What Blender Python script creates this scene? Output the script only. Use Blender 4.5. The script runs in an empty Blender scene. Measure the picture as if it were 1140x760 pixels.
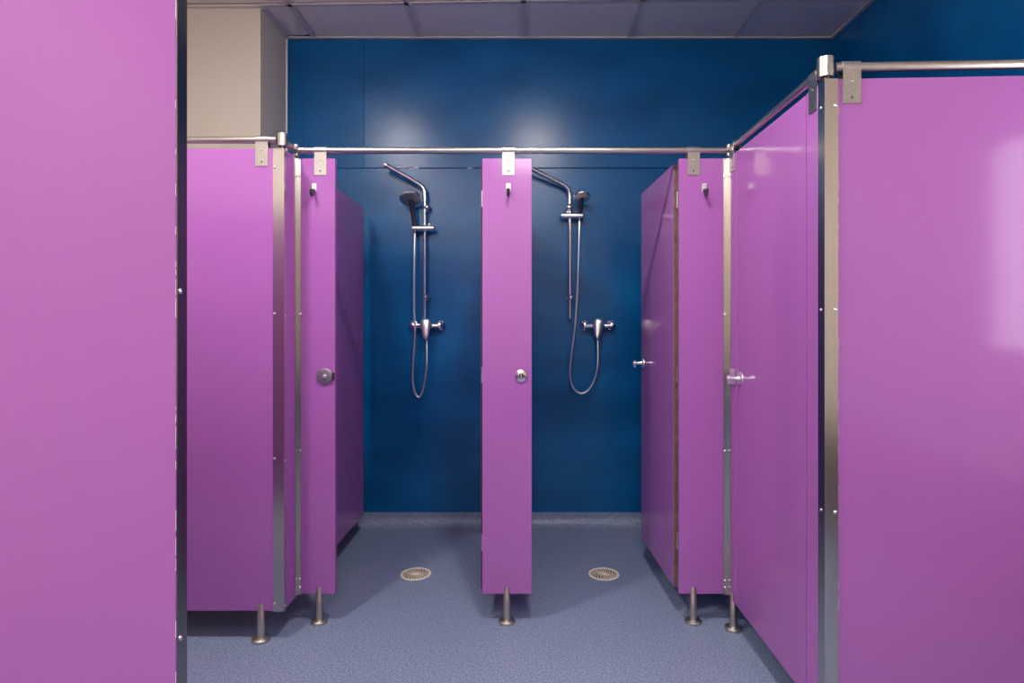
import bpy, bmesh, math, random
from mathutils import Vector, Matrix
random.seed(7)
C = bpy.context.scene.collection
PI = math.pi

# ------------------------------------------------------------------ camera figures (1140 x 760 photograph)
F, CX, CY, EYE = 670.0, 585.0, 360.0, 1.154      # focal length in px, vanishing point, eye height
D_BACK = 3.436                                   # back wall
CEIL = 2.78
X_RIGHT, X_LEFT, Y_REAR = 1.754, -1.95, -1.75
D_FRONT = 2.32                                   # face of the cubicle fronts
PT, PB = 1.79, 0.112                             # top and bottom of all the boards
RAIL_Z = 1.823
TH = 0.020                                       # board thickness

def W(px, py, off):
    """a point `off` metres in front of the back wall"""
    d = D_BACK - off
    return Vector(((px - CX) * d / F, d, EYE + (CY - py) * d / F))

# ------------------------------------------------------------------ materials
def srgb(r, g, b):
    f = lambda v: (v / 12.92 if v <= 0.04045 else ((v + 0.055) / 1.055) ** 2.4)
    return (f(r / 255), f(g / 255), f(b / 255), 1)

def mat(name, col, rough=0.5, metal=0.0, spec=0.5, noise=None, bump=None, stretch=(1, 1, 1), rvar=0.0, coat=0.0):
    """noise = (scale, amount, second colour); bump = (scale, strength, distance)"""
    m = bpy.data.materials.new(name); m.use_nodes = True
    nt = m.node_tree; n = nt.nodes; L = nt.links
    p = n['Principled BSDF']
    p.inputs['Base Color'].default_value = col
    p.inputs['Roughness'].default_value = rough
    p.inputs['Metallic'].default_value = metal
    p.inputs['Specular IOR Level'].default_value = spec
    p.inputs['Coat Weight'].default_value = coat
    p.inputs['Coat Roughness'].default_value = 0.1
    tc = n.new('ShaderNodeTexCoord'); mp = n.new('ShaderNodeMapping')
    mp.inputs['Scale'].default_value = stretch
    L.new(tc.outputs['Object'], mp.inputs['Vector'])
    if noise:
        t = n.new('ShaderNodeTexNoise'); t.inputs['Scale'].default_value = noise[0]
        t.inputs['Detail'].default_value = 4.0
        L.new(mp.outputs['Vector'], t.inputs['Vector'])
        r = n.new('ShaderNodeValToRGB')
        r.color_ramp.elements[0].position = 0.5 - noise[1]; r.color_ramp.elements[0].color = col
        r.color_ramp.elements[1].position = 0.5 + noise[1]; r.color_ramp.elements[1].color = noise[2]
        L.new(t.outputs['Fac'], r.inputs['Fac']); L.new(r.outputs['Color'], p.inputs['Base Color'])
        if rvar:
            mr = n.new('ShaderNodeMapRange')
            mr.inputs['To Min'].default_value = rough - rvar; mr.inputs['To Max'].default_value = rough + rvar
            L.new(t.outputs['Fac'], mr.inputs['Value']); L.new(mr.outputs['Result'], p.inputs['Roughness'])
    if bump:
        t2 = n.new('ShaderNodeTexNoise'); t2.inputs['Scale'].default_value = bump[0]; t2.inputs['Detail'].default_value = 3.0
        L.new(mp.outputs['Vector'], t2.inputs['Vector'])
        b = n.new('ShaderNodeBump'); b.inputs['Strength'].default_value = bump[1]; b.inputs['Distance'].default_value = bump[2]
        L.new(t2.outputs['Fac'], b.inputs['Height']); L.new(b.outputs['Normal'], p.inputs['Normal'])
    return m

def emit(name, col, s):
    m = bpy.data.materials.new(name); m.use_nodes = True
    p = m.node_tree.nodes['Principled BSDF']
    p.inputs['Base Color'].default_value = (0.8, 0.8, 0.8, 1)
    p.inputs['Emission Color'].default_value = col
    p.inputs['Emission Strength'].default_value = s
    return m

PURPLE = mat('purple_laminate', (0.358, 0.114, 0.396, 1), rough=0.13, spec=0.5, noise=(2.5, 0.3, (0.372, 0.120, 0.410, 1)), bump=(7, 0.012, 0.02))
EDGE = mat('brown_board_edge', srgb(120, 96, 78), rough=0.6, noise=(40, 0.2, srgb(86, 64, 56)))
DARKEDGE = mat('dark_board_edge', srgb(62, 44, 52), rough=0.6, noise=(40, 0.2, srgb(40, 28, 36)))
STEEL = mat('satin_steel', (0.60, 0.565, 0.53, 1), rough=0.30, metal=1, noise=(60, 0.3, (0.52, 0.49, 0.46, 1)), stretch=(1, 1, 0.06), rvar=0.06)
STEELB = mat('brushed_steel_plate', (0.54, 0.515, 0.49, 1), rough=0.36, metal=1, noise=(90, 0.25, (0.43, 0.41, 0.39, 1)), rvar=0.05)
ALU = mat('brushed_aluminium_profile', (0.62, 0.585, 0.55, 1), rough=0.22, metal=1, noise=(220, 0.3, (0.54, 0.51, 0.48, 1)), stretch=(1, 1, 0.02), rvar=0.04)
ALU_SHADE = mat('profile_dark_reflection', (0.30, 0.28, 0.28, 1), rough=0.25, metal=1, noise=(220, 0.3, (0.26, 0.24, 0.24, 1)), stretch=(1, 1, 0.02), rvar=0.05)  # darker copy of the aluminium; the dark surroundings it mirrors are in the colour
BROWN = mat('brown_reflected_band', (0.10, 0.062, 0.05, 1), rough=0.45, noise=(5, 0.3, (0.085, 0.052, 0.042, 1)))
STEELF = mat('warm_foot_steel', (0.60, 0.54, 0.48, 1), rough=0.38, metal=1, noise=(60, 0.3, (0.50, 0.45, 0.40, 1)), stretch=(1, 1, 0.1), rvar=0.05)  # slightly warmer tone than the rail steel
GUN2 = mat('grey_spray_face', (0.38, 0.36, 0.38, 1), rough=0.3, metal=0.8, noise=(50, 0.3, (0.36, 0.34, 0.37, 1)))
SCREW = mat('bright_screw', (0.85, 0.83, 0.8, 1), rough=0.2, metal=1, noise=(80, 0.3, (0.75, 0.73, 0.7, 1)))
CHROME = mat('chrome', (0.84, 0.85, 0.88, 1), rough=0.07, metal=1, noise=(30, 0.3, (0.80, 0.81, 0.84, 1)))
CHROMES = mat('satin_chrome', (0.90, 0.885, 0.90, 1), rough=0.36, metal=1, noise=(30, 0.3, (0.86, 0.845, 0.86, 1)))
GUN = mat('dark_plated_metal', (0.16, 0.145, 0.15, 1), rough=0.32, metal=1, noise=(50, 0.3, (0.12, 0.11, 0.115, 1)))
BLACK = mat('black_rubber', (0.02, 0.02, 0.022, 1), rough=0.6, noise=(60, 0.3, (0.028, 0.028, 0.03, 1)))
HOSE = mat('metal_hose', (0.86, 0.86, 0.88, 1), rough=0.3, metal=1, noise=(700, 0.2, (0.60, 0.60, 0.63, 1)))
BLUE = mat('blue_gloss_wall', (0.0004, 0.066, 0.215, 1), rough=0.25, spec=0.36, noise=(4.0, 0.20, (0.0006, 0.108, 0.315, 1)), bump=(110, 0.16, 0.003), stretch=(0.55, 1, 1.3), rvar=0.03)
BLUEDK = mat('blue_joint', (0.001, 0.022, 0.075, 1), rough=0.6, noise=(20, 0.3, (0.001, 0.016, 0.06, 1)))
BEIGE = mat('beige_paint', (0.60, 0.54, 0.47, 1), rough=0.6, spec=0.3, noise=(6, 0.3, (0.62, 0.56, 0.49, 1)), bump=(180, 0.08, 0.002))
WHITE = mat('white_paint', (0.74, 0.72, 0.70, 1), rough=0.6, spec=0.3, noise=(8, 0.3, (0.70, 0.68, 0.66, 1)))
TILE = mat('ceiling_tile', (0.92, 0.87, 0.86, 1), rough=0.75, spec=0.2, noise=(45, 0.2, (0.86, 0.81, 0.805, 1)), bump=(240, 0.15, 0.002))
BAR = mat('ceiling_grid_metal', (0.70, 0.67, 0.66, 1), rough=0.45, noise=(20, 0.2, (0.62, 0.59, 0.585, 1)))
DARK = mat('plenum_dark', (0.03, 0.028, 0.028, 1), rough=0.9, noise=(10, 0.2, (0.02, 0.02, 0.02, 1)))
CREAM = mat('cream_plastic', srgb(244, 234, 216), rough=0.45, noise=(60, 0.25, srgb(228, 214, 190)))
TAN = mat('drain_well', srgb(88, 70, 52), rough=0.7, noise=(80, 0.25, srgb(60, 48, 38)))
SEAL = mat('white_sealant', srgb(225, 215, 220), rough=0.6, noise=(90, 0.2, srgb(200, 180, 200)))
PALE = mat('pale_mauve', srgb(186, 172, 190), rough=0.5, noise=(90, 0.2, srgb(170, 155, 175)))
LAMP = emit('lamp_diffuser', (1.0, 0.955, 0.90, 1), 200.0)
LAMP2 = emit('lamp_diffuser_corridor', (1.0, 0.95, 0.90, 1), 9.6)
PANE = emit('frosted_window_pane', (0.92, 0.96, 1.0, 1), 2.1)

def floor_mat():
    m = bpy.data.materials.new('speckled_vinyl'); m.use_nodes = True
    nt = m.node_tree; n = nt.nodes; L = nt.links; p = n['Principled BSDF']
    tc = n.new('ShaderNodeTexCoord')
    t = n.new('ShaderNodeTexNoise'); t.inputs['Scale'].default_value = 160; t.inputs['Detail'].default_value = 5; t.inputs['Roughness'].default_value = 0.75
    t2 = n.new('ShaderNodeTexNoise'); t2.inputs['Scale'].default_value = 1.4; t2.inputs['Detail'].default_value = 2
    for q in (t, t2): L.new(tc.outputs['Object'], q.inputs['Vector'])
    r = n.new('ShaderNodeValToRGB'); e = r.color_ramp.elements
    e[0].position = 0.41; e[0].color = (0.112, 0.148, 0.238, 1)
    e[1].position = 0.60; e[1].color = (0.335, 0.395, 0.545, 1)
    mid = e.new(0.5); mid.color = (0.206, 0.256, 0.378, 1)
    L.new(t.outputs['Fac'], r.inputs['Fac'])
    mx = n.new('ShaderNodeMix'); mx.data_type = 'RGBA'; mx.blend_type = 'MULTIPLY'; mx.inputs['Factor'].default_value = 1
    r2 = n.new('ShaderNodeValToRGB')
    r2.color_ramp.elements[0].position = 0.3; r2.color_ramp.elements[0].color = (0.92, 0.92, 0.94, 1)
    r2.color_ramp.elements[1].position = 0.7; r2.color_ramp.elements[1].color = (1, 1, 1, 1)
    L.new(t2.outputs['Fac'], r2.inputs['Fac'])
    L.new(r.outputs['Color'], mx.inputs['A']); L.new(r2.outputs['Color'], mx.inputs['B'])
    L.new(mx.outputs['Result'], p.inputs['Base Color'])
    p.inputs['Roughness'].default_value = 0.42
    b = n.new('ShaderNodeBump'); b.inputs['Strength'].default_value = 0.15; b.inputs['Distance'].default_value = 0.002
    L.new(t.outputs['Fac'], b.inputs['Height']); L.new(b.outputs['Normal'], p.inputs['Normal'])
    return m
VINYL = floor_mat()

# ------------------------------------------------------------------ mesh builder
class MB:
    def __init__(s): s.b = bmesh.new()
    def add(s, verts, faces):
        vs = [s.b.verts.new(v) for v in verts]
        for f in faces:
            try: s.b.faces.new([vs[i] for i in f])
            except ValueError: pass
        return s
    def box(s, x0, x1, y0, y1, z0, z1, bev=0.0):
        t = bmesh.new()
        bmesh.ops.create_cube(t, size=1)
        for v in t.verts:
            v.co = Vector(((x0 + x1) / 2 + v.co.x * (x1 - x0), (y0 + y1) / 2 + v.co.y * (y1 - y0), (z0 + z1) / 2 + v.co.z * (z1 - z0)))
        if bev: bmesh.ops.bevel(t, geom=list(t.edges), offset=bev, segments=1, affect='EDGES', profile=0.5)
        s.merge(t); return s
    def merge(s, t, M=None):
        if M is not None: t.transform(M)
        t.verts.index_update()
        vs = [s.b.verts.new(v.co) for v in t.verts]
        for f in t.faces: s.b.faces.new([vs[v.index] for v in f.verts])
        t.free()
    def lathe(s, prof, base, axis, seg=32):
        """prof = [(r, h)...] along axis from base; closed at both ends"""
        a = Vector(axis).normalized(); base = Vector(base)
        u = a.orthogonal().normalized(); v = a.cross(u)
        rings = []
        for r, h in prof:
            c = base + a * h
            if r < 1e-6: rings.append([s.b.verts.new(c)])
            else: rings.append([s.b.verts.new(c + u * (r * math.cos(2 * PI * i / seg)) + v * (r * math.sin(2 * PI * i / seg))) for i in range(seg)])
        for A, B in zip(rings, rings[1:]):
            for i in range(seg):
                j = (i + 1) % seg
                if len(A) == 1 and len(B) == 1: continue
                if len(A) == 1: s.b.faces.new((A[0], B[j], B[i]))
                elif len(B) == 1: s.b.faces.new((A[i], A[j], B[0]))
                else: s.b.faces.new((A[i], A[j], B[j], B[i]))
        if len(rings[0]) > 1: s.b.faces.new(list(reversed(rings[0])))
        if len(rings[-1]) > 1: s.b.faces.new(rings[-1])
        return s
    def cyl(s, p0, p1, r0, r1=None, seg=24):
        p0, p1 = Vector(p0), Vector(p1); r1 = r0 if r1 is None else r1
        return s.lathe([(r0, 0), (r1, (p1 - p0).length)], p0, p1 - p0, seg)
    def ball(s, c, r, seg=20):
        n = 10
        return s.lathe([(r * math.sin(PI * i / n), -r * math.cos(PI * i / n)) for i in range(n + 1)], c, (0, 0, 1), seg)
    def tube(s, pts, r, seg=14, r_end=None):
        pts = [Vector(p) for p in pts]; n = len(pts)
        tang = [(pts[min(i + 1, n - 1)] - pts[max(i - 1, 0)]).normalized() for i in range(n)]
        u = tang[0].orthogonal().normalized(); rings = []
        for i, p in enumerate(pts):
            u = (u - tang[i] * u.dot(tang[i])).normalized(); v = tang[i].cross(u)
            rr = r if r_end is None else r + (r_end - r) * i / (n - 1)
            rings.append([s.b.verts.new(p + u * (rr * math.cos(2 * PI * k / seg)) + v * (rr * math.sin(2 * PI * k / seg))) for k in range(seg)])
        for A, B in zip(rings, rings[1:]):
            for k in range(seg):
                j = (k + 1) % seg
                s.b.faces.new((A[k], A[j], B[j], B[k]))
        s.b.faces.new(list(reversed(rings[0]))); s.b.faces.new(rings[-1])
        return s
    def prism(s, prof, to3, a0, a1):
        """closed 2-D outline prof extruded between a0 and a1; to3(u, v, a) -> point"""
        A = [s.b.verts.new(to3(u, v, a0)) for u, v in prof]
        B = [s.b.verts.new(to3(u, v, a1)) for u, v in prof]
        n = len(prof)
        s.b.faces.new(list(reversed(A))); s.b.faces.new(B)
        for i in range(n):
            j = (i + 1) % n
            s.b.faces.new((A[i], A[j], B[j], B[i]))
        return s
    def build(s, name, m, parent=None, origin=None):
        o3 = Vector(origin) if origin is not None else Vector((0, 0, 0))
        bmesh.ops.recalc_face_normals(s.b, faces=s.b.faces)
        me = bpy.data.meshes.new(name)
        if o3.length: bmesh.ops.translate(s.b, verts=s.b.verts, vec=-o3)
        s.b.to_mesh(me); s.b.free()
        me.materials.append(m)
        for p in me.polygons: p.use_smooth = True
        me.set_sharp_from_angle(angle=math.radians(35))
        o = bpy.data.objects.new(name, me); C.objects.link(o)
        if parent: o.parent = parent
        elif origin is not None: o.location = o3
        return o

def smooth(pts, n=8):
    """Catmull-Rom through the points"""
    P = [Vector(p) for p in pts]; P = [P[0] * 2 - P[1]] + P + [P[-1] * 2 - P[-2]]
    out = []
    for i in range(1, len(P) - 2):
        a, b, c, d = P[i - 1:i + 3]
        for k in range(n):
            t = k / n
            out.append(0.5 * ((2 * b) + (c - a) * t + (2 * a - 5 * b + 4 * c - d) * t * t + (3 * b - a - 3 * c + d) * t ** 3))
    out.append(P[-2]); return out

def tag(o, label, cat, group=None):
    o['label'] = label; o['category'] = cat
    if group: o['group'] = group
    return o

class Thing:
    """an Empty at the thing's base; parts are modelled in world coordinates around it"""
    def __init__(s, name, label, cat, base, rotz=0.0, group=None):
        s.o = bpy.data.objects.new(name, None); C.objects.link(s.o)
        s.o.empty_display_size = 0.05
        s.base = Vector(base); s.o.location = s.base; s.o.rotation_euler = (0, 0, rotz)
        tag(s.o, label, cat, group)
    def part(s, name, mb, m, under=None, label=None):
        o = mb.build(name, m, under or s.o, s.base)
        if label: o['label'] = label
        return o

def struct(name, mb, m):
    o = mb.build(name, m); o['kind'] = 'structure'; return o

# ------------------------------------------------------------------ the setting
struct('floor', MB().box(X_LEFT - .1, X_RIGHT + .1, Y_REAR - .1, D_BACK + .1, -0.06, 0.0), VINYL)

# back wall: blue cladding sheets with fine open joints over a darker backing
SEAM_Z, SEAM_X, gap = 2.041, (405 - CX) / 195, 0.0017
w = MB()
x0, x1 = -1.365, X_RIGHT
w.prism([(x0, D_BACK + .0085), (SEAM_X - .0006, D_BACK), (SEAM_X - .0006, D_BACK + .012), (x0, D_BACK + .012)], lambda u, v, z: (u, v, z), SEAM_Z + gap, CEIL + .17)
for (a, b, z0, z1) in ((SEAM_X + .0006, x1, SEAM_Z + gap, CEIL + .17),
                       (x0, x1, 0.0, SEAM_Z - gap)):
    w.box(a, b, D_BACK, D_BACK + .012, z0, z1, 0.0016)
wb = struct('wall_back', w, BLUE)
j = MB().box(X_LEFT - .1, X_RIGHT + .1, D_BACK + .012, D_BACK + .1, -0.06, CEIL + .17).build('joint_backing', BLUEDK, wb)
# chipped white paint on the joint over the left shower
ch = MB()
for px0, px1, py0, py1 in ((441, 453, 185.8, 186.6), (455, 462, 187.0, 187.8), (461, 466, 186.0, 187.2), (520, 526, 186.6, 187.2)):
    a, b = W(px0, py1, 0.001), W(px1, py0, 0.001)
    ch.box(a.x, b.x, D_BACK - .0008, D_BACK + .002, a.z, b.z)
ch.build('paint_chip', SEAL, wb)

# pier that closes the left end of the blue wall
struct('wall_pier', MB().box(X_LEFT, -1.365, 3.10, D_BACK + .012, 0, CEIL + .17), BEIGE)
# right wall: with the opening of a frosted window
WY0, WY1, WZ0, WZ1 = 0.61, 1.40, 1.03, 1.88
Y_SPLIT = 1.60
struct('wall_right', MB().box(X_RIGHT, X_RIGHT + .1, Y_SPLIT, D_BACK + .1, 0, CEIL + .17), BLUE)
r = MB()
r.box(X_RIGHT, X_RIGHT + .1, WY1, Y_SPLIT, 0, CEIL + .17)
r.box(X_RIGHT, X_RIGHT + .1, Y_REAR - .1, WY0, 0, CEIL + .17)
r.box(X_RIGHT, X_RIGHT + .1, WY0, WY1, 0, WZ0)
r.box(X_RIGHT, X_RIGHT + .1, WY0, WY1, WZ1, CEIL + .17)
struct('wall_right_corridor', r, BEIGE)
struct('reflected_band_right', MB().box(X_RIGHT - .008, X_RIGHT, Y_REAR + .01, Y_SPLIT - .05, 0.0, 0.56, .001), BROWN)  # unseen brown band, added for the dark part of the near post's reflection
wf = MB()
for a in ((WY0, WY0 + .03, WZ0, WZ1), (WY1 - .03, WY1, WZ0, WZ1), (WY0 + .03, WY1 - .03, WZ0, WZ0 + .03), (WY0 + .03, WY1 - .03, WZ1 - .03, WZ1)):
    wf.box(X_RIGHT + .02, X_RIGHT + .07, *a, 0.002)
win = struct('window_1', wf, WHITE)
MB().box(X_RIGHT + .04, X_RIGHT + .046, WY0 + .03, WY1 - .03, WZ0 + .03, WZ1 - .03).build('pane', PANE, win)
struct('wall_left', MB().box(X_LEFT - .1, X_LEFT, Y_REAR - .1, D_BACK + .1, 0, CEIL + .17), BEIGE)
struct('wall_rear', MB().box(X_LEFT, X_RIGHT, Y_REAR - .1, Y_REAR, 0, CEIL + .17), BEIGE)
struct('trim_0', MB().box(X_LEFT, X_RIGHT, Y_REAR, Y_REAR + .008, 0.0, 0.62, .001), BLUE)  # unseen blue band, added to darken the low reflections in the panels

# coved vinyl skirting along the back wall
R = 0.052; prof = [(D_BACK - .0005, 0.0772), (D_BACK - .0035, 0.0772)]
for i in range(11):
    a = i / 10 * PI / 2
    prof.append((D_BACK - .0035 - R + R * math.cos(a), 0.003 + R - R * math.sin(a)))
prof += [(D_BACK - R - .02, 0.0008), (D_BACK - .0005, 0.0004)]
struct('trim_1', MB().prism(prof, lambda u, v, a: (a, u, v), -1.365, X_RIGHT), VINYL)

# suspended ceiling: tiles, grid bars, edge angle
GX = [-1.805, -1.205, -0.605, -0.010, 0.590, 1.190]
cross = lambda k: 3.075 - 0.6 * k
ce = MB()
xs = [X_LEFT] + GX + [X_RIGHT]; ys = [Y_REAR] + [cross(k) for k in range(8, -1, -1)] + [D_BACK]
LIGHTS = []
tilt = lambda x: -0.038 * (x + 0.4)                # the last cross bar does not run quite true
for i in range(len(xs) - 1):
    for k in range(len(ys) - 1):
        a, b, c, d = xs[i] + .004, xs[i + 1] - .004, ys[k] + .004, ys[k + 1] - .004
        if i == 1 and k == len(ys) - 2:                          # short broken tile in the corner beside the pier
            vs = [(a, c), (b, c), (b, d - .035), (b - .05, d - .018), (a, d - .010)]
            ce.prism(vs, lambda u, v, z: (u, v, z), CEIL + .009, CEIL + .021)
        else:
            ce.box(a, b, c, d, CEIL + .009, CEIL + .021, 0.001)
ceil = struct('ceiling', ce, TILE)
MB().box(X_LEFT - .1, X_RIGHT + .1, Y_REAR - .1, D_BACK + .1, CEIL + .17, CEIL + .25).build('soffit', DARK, ceil)
def tbar(m, p0, p1, w=0.024):
    p0, p1 = Vector((*p0, 0)), Vector((*p1, 0)); d = (p1 - p0).normalized(); n = Vector((-d.y, d.x, 0)) * w / 2
    m.prism([(p0 + n)[:2], (p0 - n)[:2], (p1 - n)[:2], (p1 + n)[:2]], lambda u, v, z: (u, v, z), CEIL - .002, CEIL + .002)
n_trim = 2
for x in GX:
    m = MB(); tbar(m, (x, Y_REAR), (x, D_BACK - .001 if x > -1.3 else 3.10)); struct('trim_%d' % n_trim, m, BAR); n_trim += 1
for k in range(9):
    m = MB()
    if k == 0: tbar(m, (X_LEFT, cross(0) + tilt(X_LEFT) - .035), (X_RIGHT, cross(0) + tilt(X_RIGHT)))
    else: tbar(m, (X_LEFT, cross(k)), (X_RIGHT, cross(k)))
    struct('trim_%d' % n_trim, m, BAR); n_trim += 1
e = MB()
e.box(-1.365, X_RIGHT, D_BACK - .022, D_BACK, CEIL - .004, CEIL + .003)
e.box(X_RIGHT - .022, X_RIGHT, Y_REAR, D_BACK - .022, CEIL - .004, CEIL + .003)
e.box(-1.365, -1.343, 3.10, D_BACK - .022, CEIL - .004, CEIL + .003)
e.box(X_LEFT, -1.365, 3.078, 3.10, CEIL - .004, CEIL + .003)
struct('trim_%d' % n_trim, e, BAR); n_trim += 1
struct('trim_%d' % n_trim, MB().box(-1.365, -1.357, D_BACK - .006, D_BACK, 0.08, CEIL - .004), WHITE); n_trim += 1

# ------------------------------------------------------------------ fittings of the partitions
AX = {'x': lambda c, y: (lambda u, v, a: (c + a, y + u, v)),       # rail runs along x, panel face looks to -y
      'y': lambda c, x: (lambda u, v, a: (x + u, c + a, v))}       # rail runs along y, panel face looks to -x

def bracket(t, run, along, mid, w=0.047, z0=1.726):
    """sheet-metal strap folded over the head rail and down both sides of the board"""
    ro, ri, hp, hi = 0.0156, 0.0130, 0.0126, 0.0104
    out = [(-hp, z0), (-hp, RAIL_Z - .010)]
    A0, A1 = PI + .62, -.62
    out += [(ro * math.cos(A0 + (A1 - A0) * i / 14), RAIL_Z + ro * math.sin(A0 + (A1 - A0) * i / 14)) for i in range(15)]
    out += [(hp, RAIL_Z - .010), (hp, z0), (hi, z0), (hi, RAIL_Z - .012)]
    out += [(ri * math.cos(A1 + (A0 - A1) * i / 14), RAIL_Z + ri * math.sin(A1 + (A0 - A1) * i / 14)) for i in range(15)]
    out += [(-hi, RAIL_Z - .012), (-hi, z0)]
    b = t.part('rail_bracket', MB().prism(out, AX[run](along, mid), -w / 2, w / 2), STEELB)
    for z in (z0 + .015, z0 + .058):
        p = (along, mid - hp, z) if run == 'x' else (mid - hp, along, z)
        ax = (0, -1, 0) if run == 'x' else (-1, 0, 0)
        t.part('screw', MB().lathe([(.0036, -.0005), (.0034, .0008), (.002, .0017), (0, .002)], p, ax, 12), GUN if z < z0 + .03 else STEELB, b)

def foot(t, x, y, top=0.139):
    b = t.part('foot', MB().lathe([(.0142, .004), (.0138, .016), (.0136, .05), (.0134, .094), (.0120, .096), (.0118, top - .005), (.0100, top - .001), (0, top)], (x, y, 0), (0, 0, 1), 28), STEELF)
    t.part('flange', MB().lathe([(.0315, 0), (.0325, .004), (.0315, .009), (.027, .0125), (.016, .0145), (0, .015)], (x, y, 0), (0, 0, 1), 36), STEELF, b)
    return b

def set_screw(t, b, p, ax):
    t.part('set_screw', MB().lathe([(.003, -.004), (.003, .0006), (0, .0007)], p, ax, 12), BLACK, b)

def coat_hook(t, x, y, z):
    b = t.part('coat_hook', MB().box(x - .0085, x + .0085, y - .003, y, z - .002, z + .030, 0.001), CHROMES)
    pts = smooth([(x, y - .002, z + .004), (x, y - .012, z - .006), (x, y - .022, z - .018), (x, y - .030, z - .018), (x, y - .035, z - .004)], 6)
    t.part('hook_arm', MB().tube(pts, .0062, 12).ball((x, y - .035, z - .002), .0075, 14), GUN, b)
    t.part('screw', MB().lathe([(.003, -.0005), (.0026, .001), (0, .0014)], (x, y - .003, z + .022), (0, -1, 0), 10), SCREW, b)

def knob(t, base, ax, parent=None):
    """thumb-turn on a round rose"""
    base = Vector(base); a = Vector(ax)
    k = t.part('lock_knob', MB().lathe([(.024, 0), (.0235, .004), (.020, .0062), (.0095, .007), (.0080, .010), (.0075, .030), (.0105, .033), (.0105, .047), (.008, .050), (0, .0505)], base, a, 28), CHROMES)
    c = base + a * .041
    t.part('thumb_turn', MB().box(c.x - .0055, c.x + .0055, c.y - .004, c.y + .004, c.z - .020, c.z + .012, 0.002), CHROMES, k)
    return k

def screw_row(t, pts, ax):
    for p in pts:
        t.part('screw', MB().lathe([(.0048, -.0004), (.0046, .0012), (.0028, .0028), (0, .0032)], p, ax, 14), SCREW)
SZ = (1.72, 1.19, 0.664, 0.138)

def seal_bead(t, x, y, axis, r=0.0008):
    """ragged white bead where a board meets its metal profile"""
    m = MB(); z = PB + .02
    while z < PT - .05:
        l = random.uniform(.004, .035)
        if random.random() < .6:
            rr = r * random.uniform(.5, 1.2)
            m.box(x - rr, x + rr, y - .0007, y + .0012, z, min(z + l, PT - .01)) if axis == 'x' else m.box(x - .0007, x + .0012, y - rr, y + rr, z, min(z + l, PT - .01))
        z += l + random.uniform(.003, .02)
    t.part('sealant_bead', m, SEAL)

XL = -0.878                     # left return face
XR = 0.7786                     # right side face
MID = D_FRONT + TH / 2

# foreground panel at the left edge of the view
t = Thing('partition_panel', 'big purple partition panel standing closest in the left foreground, its end capped in metal', 'partition', (-1.2, 0.919, 0))
t.part('board', MB().box(X_LEFT, -0.5262, 0.906, 0.932, PB, PT, 0.0008), PURPLE)
t.part('edge_channel', MB().box(-0.5261, -0.5243, 0.9060, 0.9328, PB, PT, 0.0004), ALU_SHADE, label='metal channel capping the end of the board, its dark reflection put into the colour')
screw_row(t, [(-0.5243, 0.914, z) for z in (1.73, 1.203, 0.677, 0.15)], (1, 0, 0))
seal_bead(t, -0.5262, 0.906, 'x', .00045)
foot(t, -0.75, .919); foot(t, -1.75, .919)

# left frontal panel
t = Thing('partition_panel', 'wide purple partition panel below the beige pier, partly behind the foreground panel', 'partition', (-1.4, 2.197, 0))
t.part('board', MB().box(X_LEFT, -0.880, 2.187, 2.207, PB - .002, PT, 0.0012), PURPLE)
bracket(t, 'x', -0.958, 2.197, w=.046)
for fx in (-0.963, -1.75):
    b = foot(t, fx, 2.192)
    set_screw(t, b, (fx - .002, 2.192 - .011, .124), (0, -1, 0))

# short left return
t = Thing('partition_panel', 'narrow purple return panel turning the corner beside the left shower cubicle', 'partition', (XL - .01, 2.26, 0))
t.part('board', MB().box(XL - TH, XL, 2.2075, 2.318, PB - .002, PT, 0.0012), PURPLE)

# pilasters along the front of the showers
def pilaster(label, xa, xb):
    t = Thing('pilaster_panel', label, 'partition', ((xa + xb) / 2, MID, 0))
    t.part('board', MB().box(xa, xb, D_FRONT, D_FRONT + TH, PB, PT, 0.0012), PURPLE)
    return t
PL = pilaster('narrow purple front panel with grey round lock plate, left of the left shower', XL + .0005, -0.7345)
bracket(PL, 'x', -0.790, MID); b = foot(PL, -0.797, MID - .005)
coat_hook(PL, -0.814, D_FRONT, 1.664)
PC = pilaster('narrow purple panel standing alone between the two open shower entrances', -0.1665, 0.0242)
bracket(PC, 'x', -0.066, MID); b = foot(PC, -0.072, MID - .005)
set_screw(PC, b, (-0.0715, MID - .005 - .0105, .126), (0, -1, 0))
coat_hook(PC, -0.0655, D_FRONT, 1.664)
PR = pilaster('narrow purple front panel between the open door and the side partition', 0.5925, XR - .0005)
bracket(PR, 'x', 0.648, MID); b = foot(PR, 0.648, MID - .005)
coat_hook(PR, 0.689, D_FRONT, 1.664)

# lock keepers on the left and centre pilasters
k = PL.part('lock_plate', MB().lathe([(.031, 0), (.0315, .003), (.030, .0065), (.026, .008), (0, .0085)], (-0.773, D_FRONT, .951), (0, -1, 0), 40), GUN2, label='grey round metal lock plate')
PL.part('spindle', MB().lathe([(.0085, 0), (.0085, .004), (.006, .009), (0, .011)], (-0.771, D_FRONT - .0082, .9505), (0, -1, 0), 24), CHROMES, k)
PL.part('latch_tongue', MB().box(-0.743, -0.7355, D_FRONT - .010, D_FRONT - .0002, .936, .966, 0.001), GUN, k)
k = PC.part('lock_plate', MB().lathe([(.0245, 0), (.025, .003), (.0235, .006), (.021, .0075), (0, .0078)], (-0.017, D_FRONT, .953), (0, -1, 0), 40), SCREW, label='bright round steel lock plate')
sl = PC.part('spindle', MB().lathe([(.0098, 0), (.0096, .003), (0, .0036)], (-0.0165, D_FRONT - .0072, .953), (0, -1, 0), 24), GUN, k)
PC.part('slot_bar', MB().box(-0.0178, -0.0148, D_FRONT - .0125, D_FRONT - .010, .945, .961, .0005), CHROMES, k)
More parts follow.
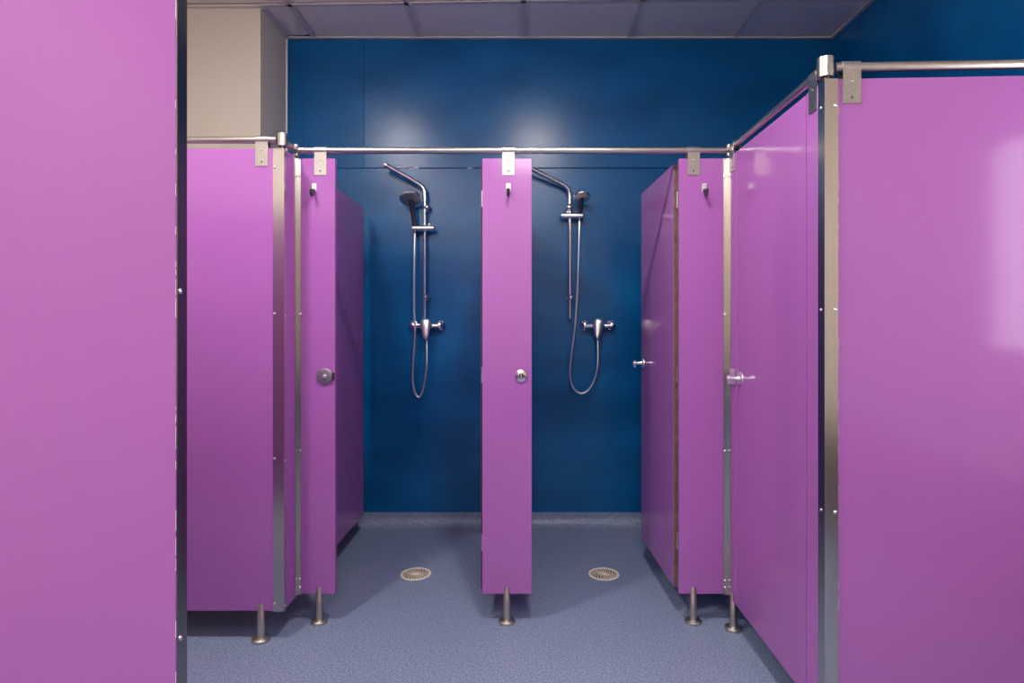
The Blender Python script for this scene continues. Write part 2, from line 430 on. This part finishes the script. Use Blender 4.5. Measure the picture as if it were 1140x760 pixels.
PC.part('latch_tongue', MB().prism([(-0.009, .948), (-0.002, .953), (-0.009, .960)], lambda u, v, a: (u, a, v), D_FRONT - .0105, D_FRONT - .007), GUN, k)

# side wing on the right: strip, door, strip
t = Thing('partition_panel', 'thin purple strip of side partition next to the back corner, with lock keeper', 'partition', (XR + .01, 2.27, 0))
t.part('board', MB().box(XR, XR + TH, 2.2225, 2.3185, PB, PT, 0.0012), PURPLE)
foot(t, XR + .006, 2.272, .137)
bracket(t, 'y', 2.268, XR + TH / 2, w=.045)
k = t.part('lock_keeper', MB().box(XR - .012, XR, 2.226, 2.262, .928, .985, 0.002), CHROMES)
t.part('screw', MB().lathe([(.004, 0), (.003, .002), (0, .0022)], (XR - .012, 2.244, .975), (-1, 0, 0), 10), SCREW, k)

t = Thing('cubicle_door', 'closed purple cubicle door in the side partition, glossy with a knob on its far edge', 'door', (XR + .01, 1.94, 0))
t.part('board', MB().box(XR, XR + TH, 1.6735, 2.2165, PB + .002, PT - .002, 0.0012), PURPLE)
knob(t, (XR, 2.178, .955), (-1, 0, 0))
for z in (1.66, .95, .24):
    t.part('hinge', MB().cyl((XR + TH + .004, 1.6705, z - .035), (XR + TH + .004, 1.6705, z + .035), .005), STEEL)

t = Thing('partition_panel', 'purple strip of side partition between the closed door and the near metal post', 'partition', (XR + .01, 1.628, 0))
t.part('board', MB().box(XR, XR + TH, 1.588, 1.6675, PB, PT, 0.0012), PURPLE)
bracket(t, 'y', 1.628, XR + TH / 2, w=.045)

# right frontal panel with its rail, turned slightly towards the viewer
YAW = -math.radians(2.6)
CORN = Vector((XR, 1.567, 0))
t = Thing('partition_panel', 'wide glossy purple partition panel nearest on the right, ending in the metal post', 'partition', CORN, YAW)
LW = 0.955
t.part('board', MB().box(XR + .0005, XR + LW, 1.567, 1.587, PB, PT, 0.0012), PURPLE)
bracket(t, 'x', XR + .069, 1.577, w=.046)
seal_bead(t, XR + .0345, 1.567, 'x', .0011)
foot(t, XR + .3, 1.572); foot(t, XR + .85, 1.572)

# dividers between and beside the showers
t = Thing('partition_panel', 'dim purple divider panel along the left side of the left shower', 'partition', (XL - .018, 2.81, 0))
t.part('board', MB().box(XL - .027, XL - .007, D_FRONT + TH, 3.286, PB, PT, 0.0012), PURPLE)
t.part('edge_strip', MB().box(XL - .0276, XL - .0064, 3.2862, 3.289, PB, PT, 0.0005), ALU)
t.part('pale_plate', MB().box(XL - .0075, XL - .0055, 2.715, 2.795, 1.447, 1.545, 0.0006), PALE, label='small pale rectangular plate')  # thin pale plate set on the divider face
t.part('wall_clip', MB().box(XL - .060, XL - .027, 3.235, 3.262, 1.55, 1.60, .001).box(XL - .078, XL - .056, 3.235, D_BACK, 1.55, 1.60, .001), ALU)
t = Thing('partition_panel', 'purple divider hidden behind the lone centre panel, separating the two showers', 'partition', (-.068, 2.81, 0))
t.part('board', MB().box(-.078, -.058, D_FRONT + TH, 3.286, PB, PT, 0.0012), PURPLE)
t.part('wall_clip', MB().box(-.080, -.056, 3.2862, D_BACK, 1.55, 1.60, .001), ALU)

# open doors
def open_door(label, hinge, rot, left, edge_mat):
    t = Thing('cubicle_door', label, 'door', (hinge[0], hinge[1], 0))
    hx, hy = hinge; bw = .018
    xa, xb = (hx - bw, hx) if left else (hx, hx + bw)
    t.part('board', MB().box(xa, xb, hy + .0015, hy + .548, PB + .004, PT - .007, 0.001), PURPLE)
    t.part('edge_strip', MB().box(xa + .0008, xb - .0008, hy, hy + .0014, PB + .005, PT - .008), edge_mat, label='unpainted board edge')
    for z in (1.64, .955, .30):
        cx = xa + .0065 if left else xb - .004
        t.part('hinge', MB().cyl((cx, hy - .0065, z - .032), (cx, hy - .0065, z + .032), .0052).box(cx - .002, cx + .002, D_FRONT + TH - .0005, hy + .0005, z - .030, z + .030), STEEL)
    t.o.rotation_euler.z = rot
    return t
t = open_door('open purple door swung into the right shower, its brown edge facing out', (0.584, 2.372), math.radians(2.3), False, EDGE)
knob(t, (0.584, 2.372 + .512, .965), (-1, 0, 0))
t = open_door('open purple door in the left shower, only its dark edge showing beside the centre panel', (-0.1565, 2.356), 0.0, True, DARKEDGE)

# metal corner posts
t = Thing('corner_post', 'metal angle post on the outer corner of the left partition, beside the floor foot', 'post', (XL, 2.187, 0))
t.part('angle_profile', MB().box(-0.917, XL + .0017, 2.1848, 2.1868, PB - .004, PT).box(XL + .0002, XL + .0017, 2.1868, 2.203, PB - .004, PT), ALU)
screw_row(t, [(-0.911, 2.1848, z) for z in SZ], (0, -1, 0)); screw_row(t, [(XL + .0017, 2.196, z - .01) for z in SZ[1:]], (1, 0, 0))
t = Thing('corner_post', 'slim metal angle post in the inner corner beside the panel with grey lock plate', 'post', (XL, 2.318, 0))
t.part('angle_profile', MB().box(XL + .0004, XL + .0125, 2.3178, 2.3196, PB - .002, PT).box(XL + .0004, XL + .002, 2.288, 2.3178, PB - .002, PT), ALU)
screw_row(t, [(XL + .009, 2.3178, z) for z in SZ + (.17,)], (0, -1, 0))
t = Thing('corner_post', 'slim metal angle post in the inner corner where the closed side door meets the showers', 'post', (XR, 2.318, 0))
t.part('angle_profile', MB().box(XR - .0165, XR - .0004, 2.3178, 2.3196, PB - .002, PT).box(XR - .002, XR - .0004, 2.276, 2.3178, PB - .002, PT), ALU)
screw_row(t, [(XR - .0105, 2.3178, z) for z in SZ + (.165,)], (0, -1, 0))
t = Thing('corner_post', 'broad metal angle post at the outer corner of the near right partition', 'post', (XR, 1.565, 0))
t.part('angle_profile', MB().box(XR - .0022, XR + .0335, 1.5622, 1.5645, PB - .002, PT).box(XR - .0022, XR - .0004, 1.5645, 1.597, PB - .002, PT), ALU)
screw_row(t, [(XR + .0255, 1.5622, z) for z in SZ], (0, -1, 0)); screw_row(t, [(XR - .0022, 1.583, z) for z in SZ], (-1, 0, 0))

# head rails and their connectors
def rail(label, p0, p1, rot=0.0):
    p0, p1 = Vector(p0), Vector(p1)
    t = Thing('head_rail', label, 'rail', p0, rot)
    t.part('tube', MB().cyl(p0, p1, .0125, seg=28), STEEL)
    d = (p1 - p0).normalized()
    for a, s in ((p0, 1), (p1, -1)):
        t.part('collar', MB().cyl(a + d * s * .004, a + d * s * .03, .0136, seg=28), STEEL)
    return t
LXc, RXc = XL - TH / 2, XR + TH / 2
rail('steel head rail along the top of the left panel, below the beige pier', (X_LEFT, 2.197, RAIL_Z), (LXc - .019, 2.197, RAIL_Z))
rail('very short steel head rail turning the corner at the left of the showers', (LXc, 2.197 + .019, RAIL_Z), (LXc, MID - .012, RAIL_Z))
rail('long steel head rail spanning both shower entrances', (LXc + .012, MID, RAIL_Z), (RXc - .012, MID, RAIL_Z))
rail('steel head rail receding above the closed side door', (RXc, MID - .012, RAIL_Z), (RXc, 1.577 + .021, RAIL_Z))
t = rail('steel head rail above the near right panel, in front of the dark blue wall', (RXc + .021, 1.577 - .001, RAIL_Z), (XR + LW, 1.577 - .001, RAIL_Z), YAW)

def connector(label, x, y, r, h):
    t = Thing('rail_connector', label, 'rail joint', (x, y, RAIL_Z - h / 2))
    t.part('sleeve', MB().lathe([(r - .001, 0), (r, .001), (r, h - .001), (r - .001, h)], (x, y, RAIL_Z - h / 2), (0, 0, 1), 40), STEEL)
    t.part('end_plug', MB().lathe([(r * .72, 0), (r * .72, .0012), (0, .0014)], (x, y, RAIL_Z + h / 2), (0, 0, 1), 30), GUN)
    t.part('post_pin', MB().cyl((x, y, PT - .0), (x, y, RAIL_Z - h / 2), r * .5), GUN)
connector('steel corner sleeve on the rail above the left outer metal post', LXc + .002, 2.197, .0185, .047)
connector('small steel sleeve where the left short rail meets the long shower rail', LXc, MID, .0118, .045)
connector('small steel sleeve where the long shower rail meets the receding side rail', RXc, MID, .0118, .045)
connector('large steel corner sleeve on the rail above the near right metal post', RXc - .003, 1.577, .0205, .052)

# ------------------------------------------------------------------ showers
def shower(side, riser_px, y_bot, arm_pts, slider_x, slider_y, br, low_y, hold_px, head_c, head_r, head_n, hose_px, mix, lever_tilt):
    OFF = .045
    # riser
    base = W(riser_px, y_bot, OFF)
    t = Thing('shower_riser', 'chrome shower riser with bent arm, %s' % side[0], 'shower rail', base)
    path = [W(riser_px, y_bot, OFF), W(riser_px, 300, OFF), W(riser_px, 240, OFF)] + [W(*p) for p in arm_pts]
    head = [path[0] + (path[2] - path[0]) * i / 10 for i in range(10)]
    t.part('riser_pipe', MB().tube(head + [path[2], path[3]], .0094, 18), CHROME)
    t.part('overhead_arm', MB().tube(smooth(path[3:], 10), .0128, 18), CHROME)
    tip, pre = path[-1], path[-2]
    d = (tip - pre).normalized()
    t.part('arm_end', MB().cyl(tip - d * .012, tip + d * .004, .0138, seg=20), CHROMES)
    for yy, dx in ((br, 2.0 if side[1] == 'l' else -1.0), (low_y, .5)):
        p = W(riser_px + dx, yy, OFF)
        w0 = Vector((p.x + .002, D_BACK, p.z))
        b = t.part('wall_bracket', MB().lathe([(.019, 0), (.0195, .004), (.015, .009), (.0085, .014), (.008, .030)], w0, (0, -1, 0), 24), CHROME)
        t.part('bracket_ball', MB().ball(w0 + Vector((0, -.046, 0)), .0175 if yy > 300 or side[1] == 'l' else .022), CHROME, b)
    a, c = W(slider_x[0], slider_y, OFF + .012), W(slider_x[1], slider_y, OFF + .012)
    s = t.part('slider_holder', MB().cyl(a, c, .0148, seg=24).ball(a, .0140, 16).ball(c, .0140, 16), CHROMES)
    kx = W(slider_x[1] - 4 if side[1] == 'l' else slider_x[0] + 6, slider_y - 5, OFF + .012)
    t.part('slider_knob', MB().lathe([(.008, 0), (.009, .012), (.007, .018), (0, .019)], kx + Vector((0, 0, -.016)), (0, -.2, 1), 16), CHROMES, s)
    # mixer
    m0 = W((mix[0] + mix[1]) / 2, mix[2], 0)
    t = Thing('shower_mixer', 'chrome lever shower mixer, %s' % side[2], 'mixer tap', m0)
    pts = []
    for mx_ in mix[:2]:
        p = W(mx_, mix[2], .0); p.y = D_BACK; pts.append(p)
        t.part('escutcheon', MB().lathe([(.0285, 0), (.0285, .004), (.026, .011), (.017, .015), (.015, .017)], p, (0, -1, 0), 32), CHROME)
        t.part('union_nut', MB().lathe([(.0200, .016), (.0212, .018), (.0212, .034), (.019, .042), (.0165, .054), (0, .064)], p, (0, -1, 0), 20), CHROME)
    q0, q1 = (p + Vector((0, -.046, -.002)) for p in pts)
    t.part('body', MB().cyl(q0, q1, .0150, seg=24).lathe([(.019, -.030), (.0215, -.024), (.0215, .024), (.019, .030)], W(mix[3], mix[2] + 1, .046), (1, 0, 0), 28)
           .lathe([(.0195, 0), (.0195, .022), (.017, .03)], W(mix[3], mix[2] + 1, .046), (0, -1, 0), 28), CHROME)
    c = W(mix[3], mix[2] - 3, .080)
    ax = Vector((lever_tilt, -.28, -1)).normalized()
    lv = MB(); prof = [(0, -.022), (.012, -.0195), (.0195, -.012), (.0225, 0), (.0220, .018), (.0195, .040), (.0160, .062), (.0128, .080), (.0105, .089), (.006, .094), (0, .0955)]
    lv.lathe([(r_ * 1.3, h_) for r_, h_ in prof], c, ax, 28)
    cy = c.y
    for v in lv.b.verts: v.co.y = cy + (v.co.y - cy) * 0.6
    t.part('lever', lv, CHROMES)
    out = W(hose_px[-1][0], mix[2] + 9, .046)
    t.part('outlet', MB().cyl(out + Vector((0, 0, .03)), out + Vector((0, 0, -.022)), .0105, .0095, 20), CHROME)
    # hand shower and hose
    hp = W(hold_px[0], hold_px[1], OFF + .011)
    hc = W(head_c[0], head_c[1], head_c[2])
    n = Vector(head_n).normalized()
    t = Thing('hand_shower', 'chrome hand shower with looping metal hose, %s' % side[3], 'hand shower', hp)
    t.part('spray_head', MB().lathe([(0, -.024), (head_r * .45, -.022), (head_r * .80, -.014), (head_r * .97, -.006), (head_r, 0), (head_r * .97, .004), (head_r * .90, .005)], hc, n, 40), CHROME)
    face = t.part('spray_face', MB().lathe([(head_r * .90, .0045), (head_r * .88, .0065), (head_r * .30, .0072), (0, .0074)], hc, n, 40), GUN2, label='grey spray face')
    noz = MB()
    u = n.orthogonal().normalized(); v = n.cross(u)
    for ring, cnt in ((.25, 6), (.5, 12), (.74, 18)):
        for k in range(cnt):
            an = 2 * PI * k / cnt
            noz.lathe([(.0014, .0062), (.0012, .0086), (0, .0088)], hc + (u * math.cos(an) + v * math.sin(an)) * head_r * ring, n, 6)
    t.part('nozzles', noz, CHROMES, face)
    top = hc - n * .010 + Vector((0, 0, -head_r * .15))
    t.part('handle', MB().tube(smooth([top, top.lerp(hp, .3) + Vector((0, .006, 0)), top.lerp(hp, .7) + Vector((0, .004, 0)), hp, hp + Vector((0, 0, -.03))], 6), .0135, 18, .0098), GUN, label='dark chrome handle')
    hpts = [hp + Vector((0, 0, -.02))]
    for (x, y) in hose_px: hpts.append(W(x, y, .066))
    hpts[-1] = out + Vector((0, 0, -.015))
    t.part('hose', MB().tube(smooth(hpts, 10), .0066, 12), HOSE)

shower(('at the back of the left cubicle', 'l', 'in the left cubicle, lever below the riser pipe', 'larger round head, in the left cubicle'),
       473, 356, [(473, 226, .045), (472.6, 213, .046), (468.5, 206.5, .049), (460, 201, .054), (444, 192, .066), (428.5, 183.2, .078)],
       (460, 482), 254, 231, 331, (462, 254), (457, 221, .105), .062, (.12, -.48, -.87),
       [(461.3, 290), (461, 340), (462, 371), (460, 403), (459.6, 424), (462.2, 437), (466.6, 442), (470.6, 435), (473.6, 420), (475.2, 403), (475.2, 384)], (461, 490.5, 362, 474), .02)
shower(('running to the lone centre panel in the right cubicle', 'r', 'in the right cubicle, beside the free end of the pipe', 'smaller round head, in the right cubicle'),
       634.5, 355, [(634.5, 228, .045), (634.3, 216, .046), (630.5, 208.5, .049), (622, 203, .054), (606, 195, .066), (590, 187, .078)],
       (626, 648), 240, 231, 331, (645.3, 240), (648, 218.5, .108), .047, (-.06, -.40, -.91),
       [(644.8, 262), (643.6, 300), (642.2, 335), (639.8, 366), (636, 396), (634.5, 418), (638.6, 432), (646.8, 437.6), (655, 434), (662, 421.6), (665.5, 404), (665.3, 384)], (650.5, 680, 362, 666.5), -.10)

# ------------------------------------------------------------------ floor drains
def drain(label, x, y, rot):
    t = Thing('floor_drain', label, 'drain', (x, y, 0), 0)
    t.part('well', MB().lathe([(.062, .0004), (.062, .0012), (0, .0012)], (x, y, 0), (0, 0, 1), 48), TAN)
    ring = MB(); seg = 56
    pr = [(.0700, .0003), (.0695, .0032), (.0675, .0042), (.0610, .0040), (.0596, .0030), (.0596, .0006)]
    rings = [[ring.b.verts.new((x + r_ * math.cos(2 * PI * i / seg), y + r_ * math.sin(2 * PI * i / seg), z)) for i in range(seg)] for r_, z in pr]
    for A, B in zip(rings, rings[1:] + rings[:1]):
        for i in range(seg):
            k = (i + 1) % seg; ring.b.faces.new((A[i], A[k], B[k], B[i]))
    t.part('rim', ring, CREAM)
    g = MB(); nb = 18
    for k in range(nb):
        a0 = rot + 2 * PI * k / nb; P0 = []; P1 = []
        for i in range(9):
            f = i / 8; rr = .011 + .0492 * f; an = a0 + 1.05 * f
            hw = (.0011 + .0026 * f)
            c = Vector((math.cos(an), math.sin(an), 0)); tn = Vector((-c.y, c.x, 0))
            P0.append(Vector((x, y, 0)) + c * rr + tn * hw); P1.append(Vector((x, y, 0)) + c * rr - tn * hw)
        out = [(p.x, p.y) for p in P0] + [(p.x, p.y) for p in reversed(P1)]
        g.prism(out, lambda u, v, z: (u, v, z), .0014, .0024)
    g.lathe([(.0135, .001), (.0135, .0026), (.011, .0030), (0, .0031)], (x, y, 0), (0, 0, 1), 28)
    t.part('grate', g, CREAM)
drain('cream round floor drain cover in the left shower', -0.505, 2.772, 0.2)
drain('cream round floor drain cover in the right shower, near the open door', 0.361, 2.772, 0.75)

# ------------------------------------------------------------------ ceiling lamps
def lamp(label, x, y, m, w=.58, l=.58, h=.055):
    t = Thing('ceiling_light', label, 'ceiling light', (x, y, CEIL - h), 0, 'square ceiling lights')
    a, b = w / 2, l / 2
    t.part('frame', MB().box(x - a - .01, x + a + .01, y - b - .01, y + b + .01, CEIL - .012, CEIL - .001, .002), WHITE)
    t.part('diffuser', MB().box(x - a, x + a, y - b, y + b, CEIL - h, CEIL - .012, .004), m)  # hung low with glowing sides, shaped to brighten the ceiling
for x in (-1.12, 0.09):
    t = Thing('ceiling_downlight', 'round ceiling downlight whose glow shows as a pale patch on the blue wall', 'ceiling light', (x, 1.42, CEIL - .03), 0, 'round downlights')
    t.part('trim_ring', MB().lathe([(.115, 0), (.115, .004), (.105, .012), (.088, .012), (.088, 0)], (x, 1.42, CEIL - .001), (0, 0, -1), 40), WHITE)
    t.part('diffuser', MB().lathe([(.085, 0), (.085, .020), (.07, .027), (0, .030)], (x, 1.42, CEIL - .001), (0, 0, -1), 40), LAMP)
for y in (-0.35, -1.15):  # rear row added as extra fill from behind the camera
    for x in (-1.12, 0.09): lamp('unseen square ceiling light over the corridor, dropped with glowing sides to brighten the ceiling', x, y, LAMP2)

# ------------------------------------------------------------------ camera, world, colour
cam = bpy.data.cameras.new('camera'); co = bpy.data.objects.new('camera', cam); C.objects.link(co)
cam.sensor_width = 36; cam.sensor_fit = 'HORIZONTAL'; cam.lens = F / 1140 * 36
cam.shift_x = -(CX - 570) / 1140; cam.shift_y = -(380 - CY) / 1140
cam.clip_start = 0.02
co.location = (0, 0, EYE); co.rotation_euler = (PI / 2, 0, 0)
S = bpy.context.scene; S.camera = co
wd = bpy.data.worlds.new('world'); S.world = wd; wd.use_nodes = True
wd.node_tree.nodes['Background'].inputs['Color'].default_value = (0.05, 0.05, 0.055, 1)
wd.node_tree.nodes['Background'].inputs['Strength'].default_value = 0.3
S.view_settings.view_transform = 'Standard'; S.view_settings.look = 'None'
S.view_settings.gamma = 1.0; S.view_settings.use_curve_mapping = False
S.view_settings.exposure = 0.80
S.cycles.max_bounces = 10; S.cycles.diffuse_bounces = 6; S.cycles.glossy_bounces = 6
S.cycles.caustics_reflective = False; S.cycles.caustics_refractive = False
